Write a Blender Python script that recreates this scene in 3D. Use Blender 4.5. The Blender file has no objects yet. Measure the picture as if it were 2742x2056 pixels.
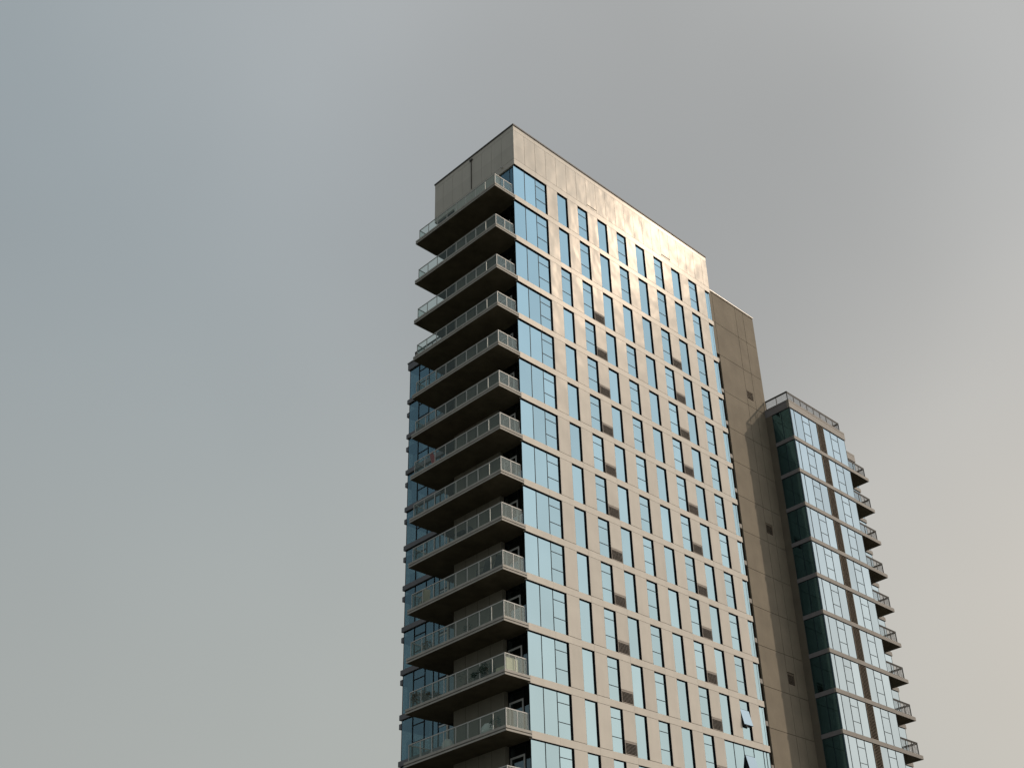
import bpy, math, random
from mathutils import Vector, Matrix
random.seed(7)
SC = bpy.context.scene
COL = SC.collection
H = 3.05
CAM_YPR = (0.849725, 0.539499, -0.068815); CAM_LOC = (-44.5652, -45.2844, -50.2500); CAM_F = 3277.81; CAM_P = (1603.54, 1167.82)
C = -0.2332                      # level offset of the concrete block and the right-hand building
GZ = -51.85                      # street level
M1 = 1.0555                      # facade module of the tower
L, LY = 21.80, 8.54
BD, LYB = -1.876, 8.35           # balcony edge
RX, RY, RXX, RB, WY = 30.50, -0.4255, 38.735, 41.65, 2.034

# ------------------------------------------------------------------ materials
MATS = {}
def mat(name):
    m = bpy.data.materials.new(name); m.use_nodes = True
    nt = m.node_tree; nt.nodes.clear()
    out = nt.nodes.new('ShaderNodeOutputMaterial')
    MATS[name] = m
    return m, nt, out
def N(nt, t, **kw):
    n = nt.nodes.new(t)
    for k, v in kw.items():
        if k in n.inputs: n.inputs[k].default_value = v
        else: setattr(n, k, v)
    return n
def pbr(name, col, rough=.6, metal=0., var=.10, vscale=1.2, bump=0., bscale=1.5, spec=.5, stretch=(1,1,1), fine=0., streak=0., sheen=0., srough=.25, cell=0.):
    m, nt, out = mat(name); lk = nt.links.new
    b = N(nt, 'ShaderNodeBsdfPrincipled', Roughness=rough, Metallic=metal)
    b.inputs['Specular IOR Level'].default_value = spec
    geo = N(nt, 'ShaderNodeNewGeometry')
    mp = N(nt, 'ShaderNodeMapping'); mp.inputs['Scale'].default_value = stretch
    lk(geo.outputs['Position'], mp.inputs['Vector'])
    nz = N(nt, 'ShaderNodeTexNoise', Scale=vscale, Detail=6., Roughness=.6)
    lk(mp.outputs[0], nz.inputs['Vector'])
    mr = N(nt, 'ShaderNodeMapRange'); mr.inputs['To Min'].default_value = 1-var; mr.inputs['To Max'].default_value = 1+var
    mr.inputs['From Min'].default_value = .25; mr.inputs['From Max'].default_value = .75
    lk(nz.outputs[0], mr.inputs['Value'])
    fac = mr.outputs[0]
    if fine > 0:
        n2 = N(nt, 'ShaderNodeTexNoise', Scale=28., Detail=3.)
        lk(geo.outputs['Position'], n2.inputs['Vector'])
        m2 = N(nt, 'ShaderNodeMapRange'); m2.inputs['To Min'].default_value = 1-fine; m2.inputs['To Max'].default_value = 1+fine
        lk(n2.outputs[0], m2.inputs['Value'])
        mm = N(nt, 'ShaderNodeMath', operation='MULTIPLY'); lk(fac, mm.inputs[0]); lk(m2.outputs[0], mm.inputs[1]); fac = mm.outputs[0]
    if streak > 0:                                     # rain streaks running down
        mp2 = N(nt, 'ShaderNodeMapping'); mp2.inputs['Scale'].default_value = (2.2, 2.2, .12)
        lk(geo.outputs['Position'], mp2.inputs['Vector'])
        n3 = N(nt, 'ShaderNodeTexNoise', Scale=1., Detail=4.); lk(mp2.outputs[0], n3.inputs['Vector'])
        m3 = N(nt, 'ShaderNodeMapRange'); m3.inputs['From Min'].default_value = .35; m3.inputs['From Max'].default_value = .7
        m3.inputs['To Min'].default_value = 1.; m3.inputs['To Max'].default_value = 1-streak
        lk(n3.outputs[0], m3.inputs['Value'])
        mm = N(nt, 'ShaderNodeMath', operation='MULTIPLY'); lk(fac, mm.inputs[0]); lk(m3.outputs[0], mm.inputs[1]); fac = mm.outputs[0]
    if cell > 0:                                       # each metal panel has its own slight tone
        m4 = N(nt, 'ShaderNodeMapping'); m4.inputs['Scale'].default_value = (1/1.0555, .001, 1/3.05); m4.inputs['Location'].default_value = (100, 0, 100)
        lk(geo.outputs['Position'], m4.inputs['Vector'])
        fl = N(nt, 'ShaderNodeVectorMath', operation='FLOOR'); lk(m4.outputs[0], fl.inputs[0])
        wn = N(nt, 'ShaderNodeTexWhiteNoise', noise_dimensions='3D'); lk(fl.outputs[0], wn.inputs['Vector'])
        m5 = N(nt, 'ShaderNodeMapRange'); m5.inputs['To Min'].default_value = 1-cell; m5.inputs['To Max'].default_value = 1+cell
        lk(wn.outputs['Value'], m5.inputs['Value'])
        mm = N(nt, 'ShaderNodeMath', operation='MULTIPLY'); lk(fac, mm.inputs[0]); lk(m5.outputs[0], mm.inputs[1]); fac = mm.outputs[0]
    vm = N(nt, 'ShaderNodeVectorMath', operation='SCALE'); vm.inputs[0].default_value = col
    lk(fac, vm.inputs['Scale']); lk(vm.outputs[0], b.inputs['Base Color'])
    if bump > 0:
        mpb = N(nt, 'ShaderNodeMapping'); mpb.inputs['Scale'].default_value = (1, 1, .65)
        lk(geo.outputs['Position'], mpb.inputs['Vector'])
        nb = N(nt, 'ShaderNodeTexNoise', Scale=bscale, Detail=1.5, Roughness=.35)
        lk(mpb.outputs[0], nb.inputs['Vector'])
        bp = N(nt, 'ShaderNodeBump', Strength=1., Distance=bump); lk(nb.outputs[0], bp.inputs['Height'])
        lk(bp.outputs[0], b.inputs['Normal'])
    if sheen > 0:                                      # thin lacquer lobe of painted sheet metal
        gl = N(nt, 'ShaderNodeBsdfGlossy', Roughness=srough); gl.inputs[0].default_value = (1,.90,.80,1)
        if bump > 0: lk(bp.outputs[0], gl.inputs['Normal'])
        mx = N(nt, 'ShaderNodeMixShader', Fac=sheen); lk(b.outputs[0], mx.inputs[1]); lk(gl.outputs[0], mx.inputs[2])
        lk(mx.outputs[0], out.inputs[0]); return m
    lk(b.outputs[0], out.inputs[0])
    return m
def glass(name, tint, refl=.8, trans=(.25,.32,.33), wav=.0006, rough=.02):
    """coated facade glass: tinted reflection over a weak view into the room"""
    m, nt, out = mat(name); lk = nt.links.new
    g = N(nt, 'ShaderNodeBsdfGlossy', Roughness=rough)
    t = N(nt, 'ShaderNodeBsdfTransparent'); t.inputs[0].default_value = (*trans, 1)
    oi = N(nt, 'ShaderNodeObjectInfo'); geo = N(nt, 'ShaderNodeNewGeometry')
    mr = N(nt, 'ShaderNodeMapRange'); mr.inputs['To Min'].default_value = .90; mr.inputs['To Max'].default_value = 1.07
    lk(oi.outputs['Random'], mr.inputs['Value'])
    nz0 = N(nt, 'ShaderNodeTexNoise', Scale=.35, Detail=2.); lk(geo.outputs['Position'], nz0.inputs['Vector'])
    m0 = N(nt, 'ShaderNodeMapRange'); m0.inputs['To Min'].default_value = .93; m0.inputs['To Max'].default_value = 1.07
    lk(nz0.outputs[0], m0.inputs['Value'])
    mm = N(nt, 'ShaderNodeMath', operation='MULTIPLY'); lk(mr.outputs[0], mm.inputs[0]); lk(m0.outputs[0], mm.inputs[1])
    vm = N(nt, 'ShaderNodeVectorMath', operation='SCALE'); vm.inputs[0].default_value = tint
    lk(mm.outputs[0], vm.inputs['Scale']); lk(vm.outputs[0], g.inputs[0])
    nz = N(nt, 'ShaderNodeTexNoise', Scale=1.1, Detail=1.); lk(geo.outputs['Position'], nz.inputs['Vector'])
    bp = N(nt, 'ShaderNodeBump', Strength=1., Distance=wav); lk(nz.outputs[0], bp.inputs['Height'])
    (lk(bp.outputs[0], g.inputs['Normal']) if wav > 0 else None)
    a = N(nt, 'ShaderNodeMixShader', Fac=refl); lk(t.outputs[0], a.inputs[1]); lk(g.outputs[0], a.inputs[2])
    lk(a.outputs[0], out.inputs[0])
    return m
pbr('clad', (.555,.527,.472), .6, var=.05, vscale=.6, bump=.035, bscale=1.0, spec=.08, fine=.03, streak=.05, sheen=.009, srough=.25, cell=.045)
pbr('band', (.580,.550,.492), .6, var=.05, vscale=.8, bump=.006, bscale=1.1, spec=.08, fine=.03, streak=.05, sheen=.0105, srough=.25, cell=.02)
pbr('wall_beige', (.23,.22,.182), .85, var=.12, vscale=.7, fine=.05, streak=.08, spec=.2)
pbr('concrete_shaded', (.13,.118,.095), .9, var=.14, vscale=.55, fine=.06, spec=.2)  # brown concrete darkened, the shade of the return strip is in its colour
pbr('concrete_brown', (.218,.190,.147), .9, var=.14, vscale=.55, fine=.06, streak=.06, bump=.004, bscale=3, spec=.2)
pbr('joint', (.045,.034,.024), .9, var=.05, spec=.1)
pbr('coping_dark', (.085,.08,.075), .6, var=.1, spec=.2)
pbr('coping_light', (.62,.56,.46), .35, var=.05)
pbr('band_grey', (.265,.25,.228), .65, var=.06, vscale=.8, fine=.04, streak=.06, spec=.2)
pbr('band_dark', (.17,.17,.185), .6, var=.08, spec=.3)
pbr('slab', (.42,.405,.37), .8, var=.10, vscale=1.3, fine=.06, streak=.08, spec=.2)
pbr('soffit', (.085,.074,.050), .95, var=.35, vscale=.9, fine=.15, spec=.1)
pbr('frame', (.010,.011,.012), .6, var=.05, spec=.15)
pbr('mullion', (.022,.040,.050), .6, var=.05, spec=.15)
pbr('alu', (.52,.525,.51), .55, metal=.05, var=.05, spec=.3)
pbr('white_frame', (.50,.52,.52), .5, var=.05, spec=.3)
pbr('louvre', (.27,.225,.175), .7, var=.08, spec=.2)
pbr('louvre_dark', (.008,.007,.006), .9, var=.05, spec=.05)
pbr('rail_dark', (.055,.054,.048), .6, var=.1, spec=.2)
pbr('interior', (.07,.075,.08), .8, var=.15)
pbr('blind', (.72,.76,.72), .8, var=.05)
pbr('roof', (.22,.21,.2), .9, var=.1)
pbr('ground', (.060,.062,.048), .95, var=.25, vscale=.05, spec=.1)
pbr('asphalt', (.045,.045,.047), .9, var=.2, vscale=.6, fine=.15)
pbr('paving', (.20,.195,.18), .85, var=.12, vscale=.8, fine=.08)
pbr('paint_white', (.75,.75,.72), .6, var=.08)
pbr('red_fabric', (.55,.03,.04), .8, var=.15)
pbr('beige_fabric', (.62,.56,.42), .8, var=.1)
pbr('white_fabric', (.72,.74,.72), .8, var=.08)
pbr('dark_metal', (.02,.022,.022), .4, var=.1)
pbr('wood', (.20,.12,.06), .6, var=.2, vscale=4)
pbr('leaf', (.035,.075,.055), .6, var=.35, vscale=9)
pbr('leaf_dry', (.10,.085,.05), .7, var=.35, vscale=9)
pbr('pot', (.10,.075,.06), .6, var=.15)
pbr('soil', (.05,.035,.025), .9, var=.2)
glass('glass_front', (.228,.340,.392), .91, (.30,.36,.36))
glass('glass_right', (.270,.352,.402), .93, (.3,.36,.36))
glass('glass_side', (.225,.365,.45), .52, (.85,.95,.95), .0015)
glass('glass_bay', (.28,.38,.43), .50, (.55,.62,.62), .002)
glass('glass_rail', (.50,.56,.53), .085, (.88,.92,.905), 0., 0.)
glass('glass_teal', (.155,.33,.40), .62, (.45,.60,.62), .0015)

# ------------------------------------------------------------------ mesh helpers
class MB:
    def __init__(s): s.v = []; s.f = []; s.m = []; s.names = []
    def mi(s, n):
        if n not in s.names: s.names.append(n)
        return s.names.index(n)
    def box(s, x0, x1, y0, y1, z0, z1, m, bot=None, skip=''):
        if x0 > x1: x0, x1 = x1, x0
        if y0 > y1: y0, y1 = y1, y0
        if z0 > z1: z0, z1 = z1, z0
        b = len(s.v)
        s.v += [(x0,y0,z0),(x1,y0,z0),(x1,y1,z0),(x0,y1,z0),(x0,y0,z1),(x1,y0,z1),(x1,y1,z1),(x0,y1,z1)]
        i = s.mi(m); j = s.mi(bot) if bot else i
        for f, mm in (((3,2,1,0), j), ((4,5,6,7), i), ((0,1,5,4), i), ((1,2,6,5), i), ((2,3,7,6), i), ((3,0,4,7), i)):
            s.f.append(tuple(b+k for k in f)); s.m.append(mm)
        return s
    def hexa(s, pts, m):
        b = len(s.v); s.v += [tuple(p) for p in pts]; i = s.mi(m)
        for f in ((3,2,1,0),(4,5,6,7),(0,1,5,4),(1,2,6,5),(2,3,7,6),(3,0,4,7)):
            s.f.append(tuple(b+k for k in f)); s.m.append(i)
        return s
    def tube(s, a, c, r, m, n=6, r2=None):
        a = Vector(a); c = Vector(c); d = (c-a).normalized()
        u = d.orthogonal().normalized(); w = d.cross(u); b = len(s.v); i = s.mi(m)
        r2 = r if r2 is None else r2
        for p, rr in ((a, r), (c, r2)):
            for k in range(n):
                t = 2*math.pi*k/n; s.v.append(tuple(p+u*math.cos(t)*rr+w*math.sin(t)*rr))
        for k in range(n):
            s.f.append((b+k, b+(k+1)%n, b+n+(k+1)%n, b+n+k)); s.m.append(i)
        s.f.append(tuple(b+k for k in reversed(range(n)))); s.m.append(i)
        s.f.append(tuple(b+n+k for k in range(n))); s.m.append(i)
        return s
    def lathe(s, c, prof, m, n=16):
        b = len(s.v); i = s.mi(m)
        for r, z in prof:
            for k in range(n):
                t = 2*math.pi*k/n; s.v.append((c[0]+r*math.cos(t), c[1]+r*math.sin(t), c[2]+z))
        for j in range(len(prof)-1):
            for k in range(n):
                s.f.append((b+j*n+k, b+j*n+(k+1)%n, b+(j+1)*n+(k+1)%n, b+(j+1)*n+k)); s.m.append(i)
        s.f.append(tuple(b+k for k in reversed(range(n)))); s.m.append(i)
        s.f.append(tuple(b+(len(prof)-1)*n+k for k in range(n))); s.m.append(i)
        return s
    def leaf(s, p, d, ln, w, m):
        d = d.normalized(); u = d.orthogonal().normalized()
        u = (Matrix.Rotation(random.uniform(0, 6.28), 3, d) @ u)
        q = p + d*ln*.5; e = p + d*ln + Vector((0,0,-ln*.2)); b = len(s.v); i = s.mi(m)
        s.v += [tuple(p), tuple(q+u*w), tuple(e), tuple(q-u*w)]
        s.f.append((b, b+1, b+2, b+3)); s.m.append(i)
    def build(s, name, parent=None, org=(0,0,0), smooth=False):
        me = bpy.data.meshes.new(name)
        ox, oy, oz = org
        me.from_pydata([(x-ox, y-oy, z-oz) for x, y, z in s.v], [], s.f)
        for n in s.names: me.materials.append(MATS[n])
        me.polygons.foreach_set('material_index', s.m)
        if smooth: me.polygons.foreach_set('use_smooth', [True]*len(s.f))
        me.update()
        o = bpy.data.objects.new(name, me); COL.objects.link(o)
        place(o, parent, org)
        return o
WORLD = {}
def place(o, parent, org):
    WORLD[o] = Vector(org)
    if parent:
        o.parent = parent; o.location = Vector(org) - WORLD[parent]
    else: o.location = org
def tag(o, label, cat, group=None, kind=None):
    o['label'] = label
    if cat: o['category'] = cat
    if group: o['group'] = group
    if kind: o['kind'] = kind
    return o
def thing(name, label, cat, org, group=None):
    o = bpy.data.objects.new(name, None); COL.objects.link(o); place(o, None, org)
    o.empty_display_size = .5
    return tag(o, label, cat, group)
def struct(o): o['kind'] = 'structure'; return o
def dup(src, parent, org):
    """copy a part and its sub-parts to a new place"""
    c = src.copy(); COL.objects.link(c); place(c, parent, org)
    for ch in list(src.children):
        dup(ch, c, Vector(org) + (WORLD[ch]-WORLD[src]))
    return c

# ------------------------------------------------------------------ the setting
MB().box(-2500, 2500, -2500, 2500, GZ-1, GZ, 'ground').build('ground')['kind'] = 'structure'
MB().box(-400, 400, -30, -14, GZ, GZ+.012, 'asphalt').build('road')['kind'] = 'structure'
MB().box(-400, 400, -14, -2, GZ, GZ+.14, 'paving').build('pavement')['kind'] = 'structure'
MB().box(-400, 400, -60, -30, GZ, GZ+.14, 'paving').build('plaza')['kind'] = 'structure'
mk = MB()
for i in range(-40, 40): mk.box(i*9, i*9+3, -22.07, -21.93, GZ+.012, GZ+.017, 'paint_white')
mk.build('lane_marking')['kind'] = 'structure'

# ================================================================== TOWER
ZH = [10.2887, 7.0233, 3.4407] + [-H*k for k in range(13)]      # window heads, top row first
NR = 15
BT = .42
tower = thing('apartment_tower', 'tall beige apartment tower with stacked glass-railed balconies and narrow blue windows', 'building', (0,0,GZ))
def sill(k): return ZH[k+1] + BT
zb = ZH[NR]                                                     # bottom of the built window rows

# structure of floors and core seen dimly through the glass
c = MB()
c.box(2.6, L-1.4, 2.6, LY-.25, GZ, 13.0, 'interior')
for k in range(NR+1):
    c.box(.45, L-.12, .215, 6.1, ZH[k]+.06, ZH[k]+.36, 'interior')
    c.box(1.50, L-.12, 6.1, LY-.25, ZH[k]+.06, ZH[k]+.36, 'interior')
c.build('floor_slabs', tower)

# cladding of the front: piers between the windows, row by row
WIN = [((4+2*i)*M1, (5+2*i)*M1) for i in range(8)]              # A..H
def piers(k):
    last = 16 if k in (12, 13) else 20
    p = [(3*M1, 4*M1)] + [((5+2*i)*M1, (6+2*i)*M1) for i in range(7)] + [(19*M1, 20*M1)]
    return [q for q in p if q[1] <= last*M1+.01]
VENT_B, VENT_F = (7*M1, 8*M1), (15*M1, 16*M1)
c = MB()
for k in range(NR):
    z0, z1 = sill(k)+.03, ZH[k]-.022
    for a, b in piers(k):
        vent = k >= 2 and (abs(a-VENT_B[0]) < .01 or abs(a-VENT_F[0]) < .01)
        zz = z0 + (.80 if vent else 0)
        c.box(a+.004, b-.004, 0, .10, zz, z1, 'clad')
        c.box(a+.012, b-.012, .10, .20, sill(k), ZH[k], 'joint')
c.box(0, L, 0, .2, GZ, zb-.01, 'clad')                          # plain lower storeys
c.build('cladding', tower)

# floor bands with vertical joints
def band(k):
    m = MB(); xs = [0] + [(2+3*i)*M1 for i in range(7)] + [L]
    for a, b in zip(xs[:-1], xs[1:]):
        m.box(a+(.005 if a else 0), b-(.005 if b < L else 0), 0, .20, 0, BT, 'band')
    m.box(.05, L-.05, .02, .205, .012, BT-.012, 'joint')
    m.box(L-.20, L-.002, .21, LY, 0, BT, 'band')                # right side return
    return m
b0 = band(1).build('floor_band', tower, (0,0,0)); b0.location = Vector((0,0,ZH[1])) - WORLD[tower]; WORLD[b0] = Vector((0,0,ZH[1]))
for k in range(2, NR+1): dup(b0, tower, (0, 0, ZH[k]))

# parapet
P0, P1, P2, P3 = 10.80, 13.55, 13.96, 14.10
c = MB()
xs = [0] + [(2+3*i)*M1 for i in range(7)] + [L]
for a, b in zip(xs[:-1], xs[1:]): c.box(a+(.005 if a else 0), b-(.005 if b < L else 0), 0, .14, ZH[0], P0-.012, 'band')
ed = [i*M1 for i in range(21)] + [L]
for i, (a, b) in enumerate(zip(ed[:-1], ed[1:])):
    if b-a < .1: continue
    a += .012 if i else 0; b -= .012 if b < L else 0
    if i in (7, 15):
        c.box(a, b, 0, .14, P0+.012, 10.955, 'clad'); c.box(a, b, 0, .14, 11.05, P1-.012, 'clad')
    else: c.box(a, b, 0, .14, P0+.012, P1-.012, 'clad')
for a, b in zip(xs[:-1], xs[1:]): c.box(a+(.004 if a else 0), b-(.004 if b < L else 0), 0, .14, P1+.008, P2, 'band')
# left side of the parapet
c.box(0, .14, .142, LY, ZH[0], P0-.012, 'clad'); c.box(0, .14, .142, LY, P1+.06, P2, 'clad')
yj = [.142] + [.20+M1*i for i in range(1, 8)] + [LY]
for a, b in zip(yj[:-1], yj[1:]): c.box(0, .14, a+.010, b-.010, P0+.012, P1+.04, 'clad')
c.box(.141, .25, .141, LY-.15, ZH[0], P2-.01, 'joint')
c.box(.25, L-.16, .141, .25, ZH[0]+.005, P2-.01, 'joint')
c.box(.14, L, LY-.14, LY, ZH[0], P2, 'clad'); c.box(L-.14, L, .142, LY-.142, ZH[0], P2, 'clad')
c.box(.26, L-.15, .26, LY-.15, 13.0, 13.2, 'roof')
c.box(.26, L-.15, .26, LY-.15, ZH[0]+.02, ZH[0]+.10, 'soffit')
c.build('parapet', tower)
c = MB()
c.box(-.045, L+.045, -.045, .30, P2+.02, P3, 'coping_dark'); c.box(-.045, .30, .302, LY+.045, P2+.02, P3, 'coping_dark')
c.box(.302, L+.045, LY-.25, LY+.045, P2+.02, P3, 'coping_dark'); c.box(L-.25, L+.045, .302, LY-.252, P2+.02, P3, 'coping_dark')
c.box(-.02, L+.02, -.02, .28, P2+.002, P2+.02, 'joint'); c.box(-.02, .28, .282, LY+.02, P2+.002, P2+.02, 'joint')
c.build('coping', tower)
c = MB(); c.tube((-.035, 4.44, 10.9), (-.035, 4.44, 13.62), .035, 'coping_dark', 8)
c.box(-.09, -.002, 4.30, 4.58, 13.60, 13.74, 'coping_dark'); c.build('downpipe', tower)
c = MB(); c.lathe((-.10, 1.2, 10.62), [(.02,.16),(.07,.12),(.08,.05),(.05,.0)][::-1], 'alu', 10); c.tube((0,1.2,10.72), (-.1,1.2,10.72), .02, 'alu')
c.build('wall_light', tower)
for p in ((.25,.25,14.08), (17.1,.3,14.08)):
    MB().tube((0,0,0), (0,0,.42), .012, 'alu', 5, .006).build('lightning_rod', tower, p).location = Vector(p)-WORLD[tower]

# other walls
c = MB()
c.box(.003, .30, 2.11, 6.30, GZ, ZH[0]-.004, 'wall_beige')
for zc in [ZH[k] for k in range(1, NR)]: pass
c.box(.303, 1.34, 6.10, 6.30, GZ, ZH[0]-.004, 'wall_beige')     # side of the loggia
c.box(1.36, L-.2, LY-.20, LY-.004, GZ, ZH[0]-.004, 'clad')
c.box(L-.20, L, 1.0, LY-.21, GZ, ZH[0]-.004, 'clad')
c.build('side_wall', tower)
c = MB()
for y in (2.11+M1, 2.11+2*M1, 2.11+3*M1): c.box(-.0015, .002, y-.008, y+.008, zb, ZH[0]-.01, 'joint')
c.build('panel_joint', tower)
# top storey keeps a metal wall behind its balcony
c = MB(); c.box(-.001, .14, 1.59, 2.105, ZH[1]+.37, ZH[0]-.006, 'clad')
for a, b in ((2.12,3.35),(3.37,4.40),(4.42,5.45),(5.47,6.30)): c.box(-.03, .001, a, b-.006, ZH[1]+.37, ZH[0]-.006, 'clad')
c.build('top_wall', tower)

# windows --------------------------------------------------------------
def shade_lining(m, w, h, d=.19):  # near-black plates on jambs and head: dark frame colour plus painted-in shade
    m.box(w-.014, w-.006, .006, d, 0, h, 'frame'); m.box(.006, .014, .010, d, 0, h, 'frame')
    m.box(.014, w-.014, .006, d, h-.014, h-.002, 'frame'); m.box(.014, w-.014, .10, d, .0, .02, 'frame')
def pane_mesh(x0, x1, z0, z1, g='glass_front', y=.102):
    return MB().box(x0, x1, y, y+.012, z0, z1, g)
def window(w, h, split, parent, org, name):
    """frame with jambs and cross bars, glass as its sub-part"""
    m = MB(); shade_lining(m, w, h)
    if split:
        for f in (.235, .655): m.box(.012, w-.014, .082, .13, h*(1-f)-.016, h*(1-f)+.016, 'mullion')
    o = m.build(name, parent, (0,0,0)); WORLD[o] = Vector(org); o.location = Vector(org)-WORLD[parent]
    p = pane_mesh(.008, w-.012, .004, h-.006).build('pane', o, (0,0,0)); p.location = (0,0,0); WORLD[p] = Vector(org)
    return o
protos = {}
def put_window(w, h, split, parent, org, name):
    key = (round(w,3), round(h,3), split, name)
    if key in protos: return dup(protos[key], parent, org)
    protos[key] = window(w, h, split, parent, org, name); return protos[key]
def blind(parent, org, w, h, top, drop, y=.30, m='blind'):
    o = MB().box(.05, w-.08, y, y+.012, top-drop, top-.05, m).build('blind', parent, (0,0,0))
    o.location = (0,0,0); WORLD[o] = Vector(org)
for k in range(NR):
    h = ZH[k]-sill(k)
    for i, (a, b) in enumerate(WIN):
        if k in (12, 13) and i >= 6: continue
        split = i % 2 == 1
        if k == 2: split = i in (0, 1, 5, 7)
        nm = 'awning_window' if split else 'fixed_window'
        if k == 11 and i == 7: continue
        o = put_window(b-a, h, split, tower, (a, 0, sill(k)), nm)
        if random.random() < .28: blind(o, (a,0,sill(k)), b-a, h, h, h*random.choice((.3,.5,.7,1.)))
    if k not in (12, 13):                                        # last window wraps the corner
        m = MB(); w = L-20*M1
        m.box(.006,.014,.01,.19,0,h,'frame'); m.box(.014,w-.02,.006,.19,h-.014,h-.002,'frame'); m.box(.014,w-.02,.10,.19,0,.02,'frame')
        m.box(w-.20,w-.17,.10,.15,0,h,'mullion'); m.box(w-.025,w-.003,.10,.15,0,h,'mullion')
        m.box(w-.14,w-.02,.97,.999,0,h,'frame')
        o = m.build('corner_pane', tower, (0,0,0)); o.location = Vector((20*M1,0,sill(k)))-WORLD[tower]; WORLD[o] = Vector((20*M1,0,sill(k)))
        q = MB(); q.box(.008,w-.004,.102,.114,.004,h-.006,'glass_front'); 
        p = q.build('pane', o, (0,0,0)); p.location = (0,0,0)
        p = MB().box(w-.018,w-.006,.139,.97,.004,h-.006,'glass_front').build('side_pane', o, (0,0,0)); p.location = (0,0,0)
# corner glazing, three panes
def corner_window(k):
    h = ZH[k]-sill(k); w = 3*M1; m = MB()
    m.box(w-.014, w-.006, .006, .19, 0, h, 'frame'); m.box(.02, w-.014, .006, .19, h-.014, h-.002, 'frame'); m.box(.02, w-.014, .10, .19, 0, .02, 'frame')  # jamb and head plates again carry painted shade with the frame colour
    for x in (M1, 2*M1): m.box(x-.016, x+.016, .082, .13, .02, h-.014, 'mullion')
    for f in (.235, .655): m.box(2*M1+.024, w-.014, .082, .13, h*(1-f)-.016, h*(1-f)+.016, 'mullion')
    m.box(.004, .03, .137, .18, 0, h, 'frame')
    o = m.build('corner_window', tower, (0,0,0)); o.location = Vector((0,0,sill(k)))-WORLD[tower]; WORLD[o] = Vector((0,0,sill(k)))
    for a, b in ((.002, M1-.024), (M1+.024, 2*M1-.024), (2*M1+.024, w-.015)):
        p = pane_mesh(a, b, .004, h-.016).build('pane', o, (0,0,0)); p.location = (0,0,0); WORLD[p] = WORLD[o]
    return o
cw = {}
for k in range(NR):
    h = round(ZH[k]-sill(k), 3)
    if h in cw: o = dup(cw[h], tower, (0,0,sill(k)))
    else: o = cw[h] = corner_window(k)
for k, drop in ((2,.0),(7,.5),(10,.7),(11,1.3)):
    pass
# opened awning window (row 11) and the wide glazing of rows 12 and 13
def sash(parent, org, w, h, ztop, ang):
    """top-hung sash swung outwards"""
    m = MB(); t = .03
    m.box(0, w, -t, 0, -.04, 0, 'mullion'); m.box(0, w, -t, 0, -h, -h+.045, 'mullion')
    m.box(0, .04, -t, 0, -h+.045, -.04, 'mullion'); m.box(w-.04, w, -t, 0, -h+.045, -.04, 'mullion')
    o = m.build('open_sash', parent, (0,0,0)); WORLD[o] = Vector(org)+Vector(ztop); o.location = Vector(ztop)
    o.rotation_euler = (-ang, 0, 0)
    q = MB(); q.box(.012, w-.012, -t-.010, -t-.002, -h+.012, -.012, 'glass_right')
    p = q.build('sash_pane', o, (0,0,0)); p.location = (0,0,0)
    return o
k = 11; a, b = WIN[7]; h = ZH[k]-sill(k); w = b-a
m = MB(); shade_lining(m, w, h)
for f in (.235, .655): m.box(.012, w-.014, .082, .13, h*(1-f)-.016, h*(1-f)+.016, 'mullion')
m.box(.05, w-.1, .16, .20, h*(1-.655), h*(1-.235), 'interior')
o = m.build('awning_window', tower, (0,0,0)); o.location = Vector((a,0,sill(k)))-WORLD[tower]; WORLD[o] = Vector((a,0,sill(k)))
for z0, z1 in ((.004, h*(1-.655)-.02), (h*(1-.235)+.02, h-.006)):
    q = pane_mesh(.008, w-.012, z0, z1).build('pane', o, (0,0,0)); q.location = (0,0,0)
sash(o, WORLD[o], w-.09, h*.42, (.02, .09, h*(1-.235)-.02), math.radians(12))
for k in (12, 13):
    a = 16*M1; w = L-a; h = ZH[k]-sill(k); m = MB()
    m.box(.006,.014,.01,.19,0,h,'frame'); m.box(.014,w-.02,.006,.19,h-.014,h-.002,'frame'); m.box(.014,w-.02,.10,.19,0,.02,'frame')
    for x in (M1, 2*M1, 3*M1, 4*M1, w-.36, w-.015): m.box(x-.018, min(x+.018, w-.001), .082, .13, .02, h-.014, 'mullion')
    for f in (.235, .655): m.box(2*M1+.018, 3*M1-.018, .082, .13, h*(1-f)-.016, h*(1-f)+.016, 'mullion')
    m.box(2*M1+.05, 3*M1-.05, .17, .22, h*(1-.655), h*(1-.235), 'interior')
    o = m.build('wide_window', tower, (0,0,0)); o.location = Vector((a,0,sill(k)))-WORLD[tower]; WORLD[o] = Vector((a,0,sill(k)))
    for x0, x1 in ((.008, M1-.018), (M1+.018, 2*M1-.018), (3*M1+.018, 4*M1-.018), (4*M1+.018, w-.38), (w-.34, w-.035)):
        p = pane_mesh(x0, x1, .004, h-.016).build('pane', o, (0,0,0)); p.location = (0,0,0)
    for z0, z1 in ((.004, h*(1-.655)-.022), (h*(1-.235)+.022, h-.016)):
        p = pane_mesh(2*M1+.018, 3*M1-.018, z0, z1).build('pane', o, (0,0,0)); p.location = (0,0,0)
    if k == 12: sash(o, WORLD[o], M1-.05, h*.42, (2*M1+.025, .09, h*(1-.235)-.02), math.radians(13))
    else:
        p = pane_mesh(2*M1+.018, 3*M1-.018, h*(1-.655)+.022, h*(1-.235)-.022).build('pane', o, (0,0,0)); p.location = (0,0,0)

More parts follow.
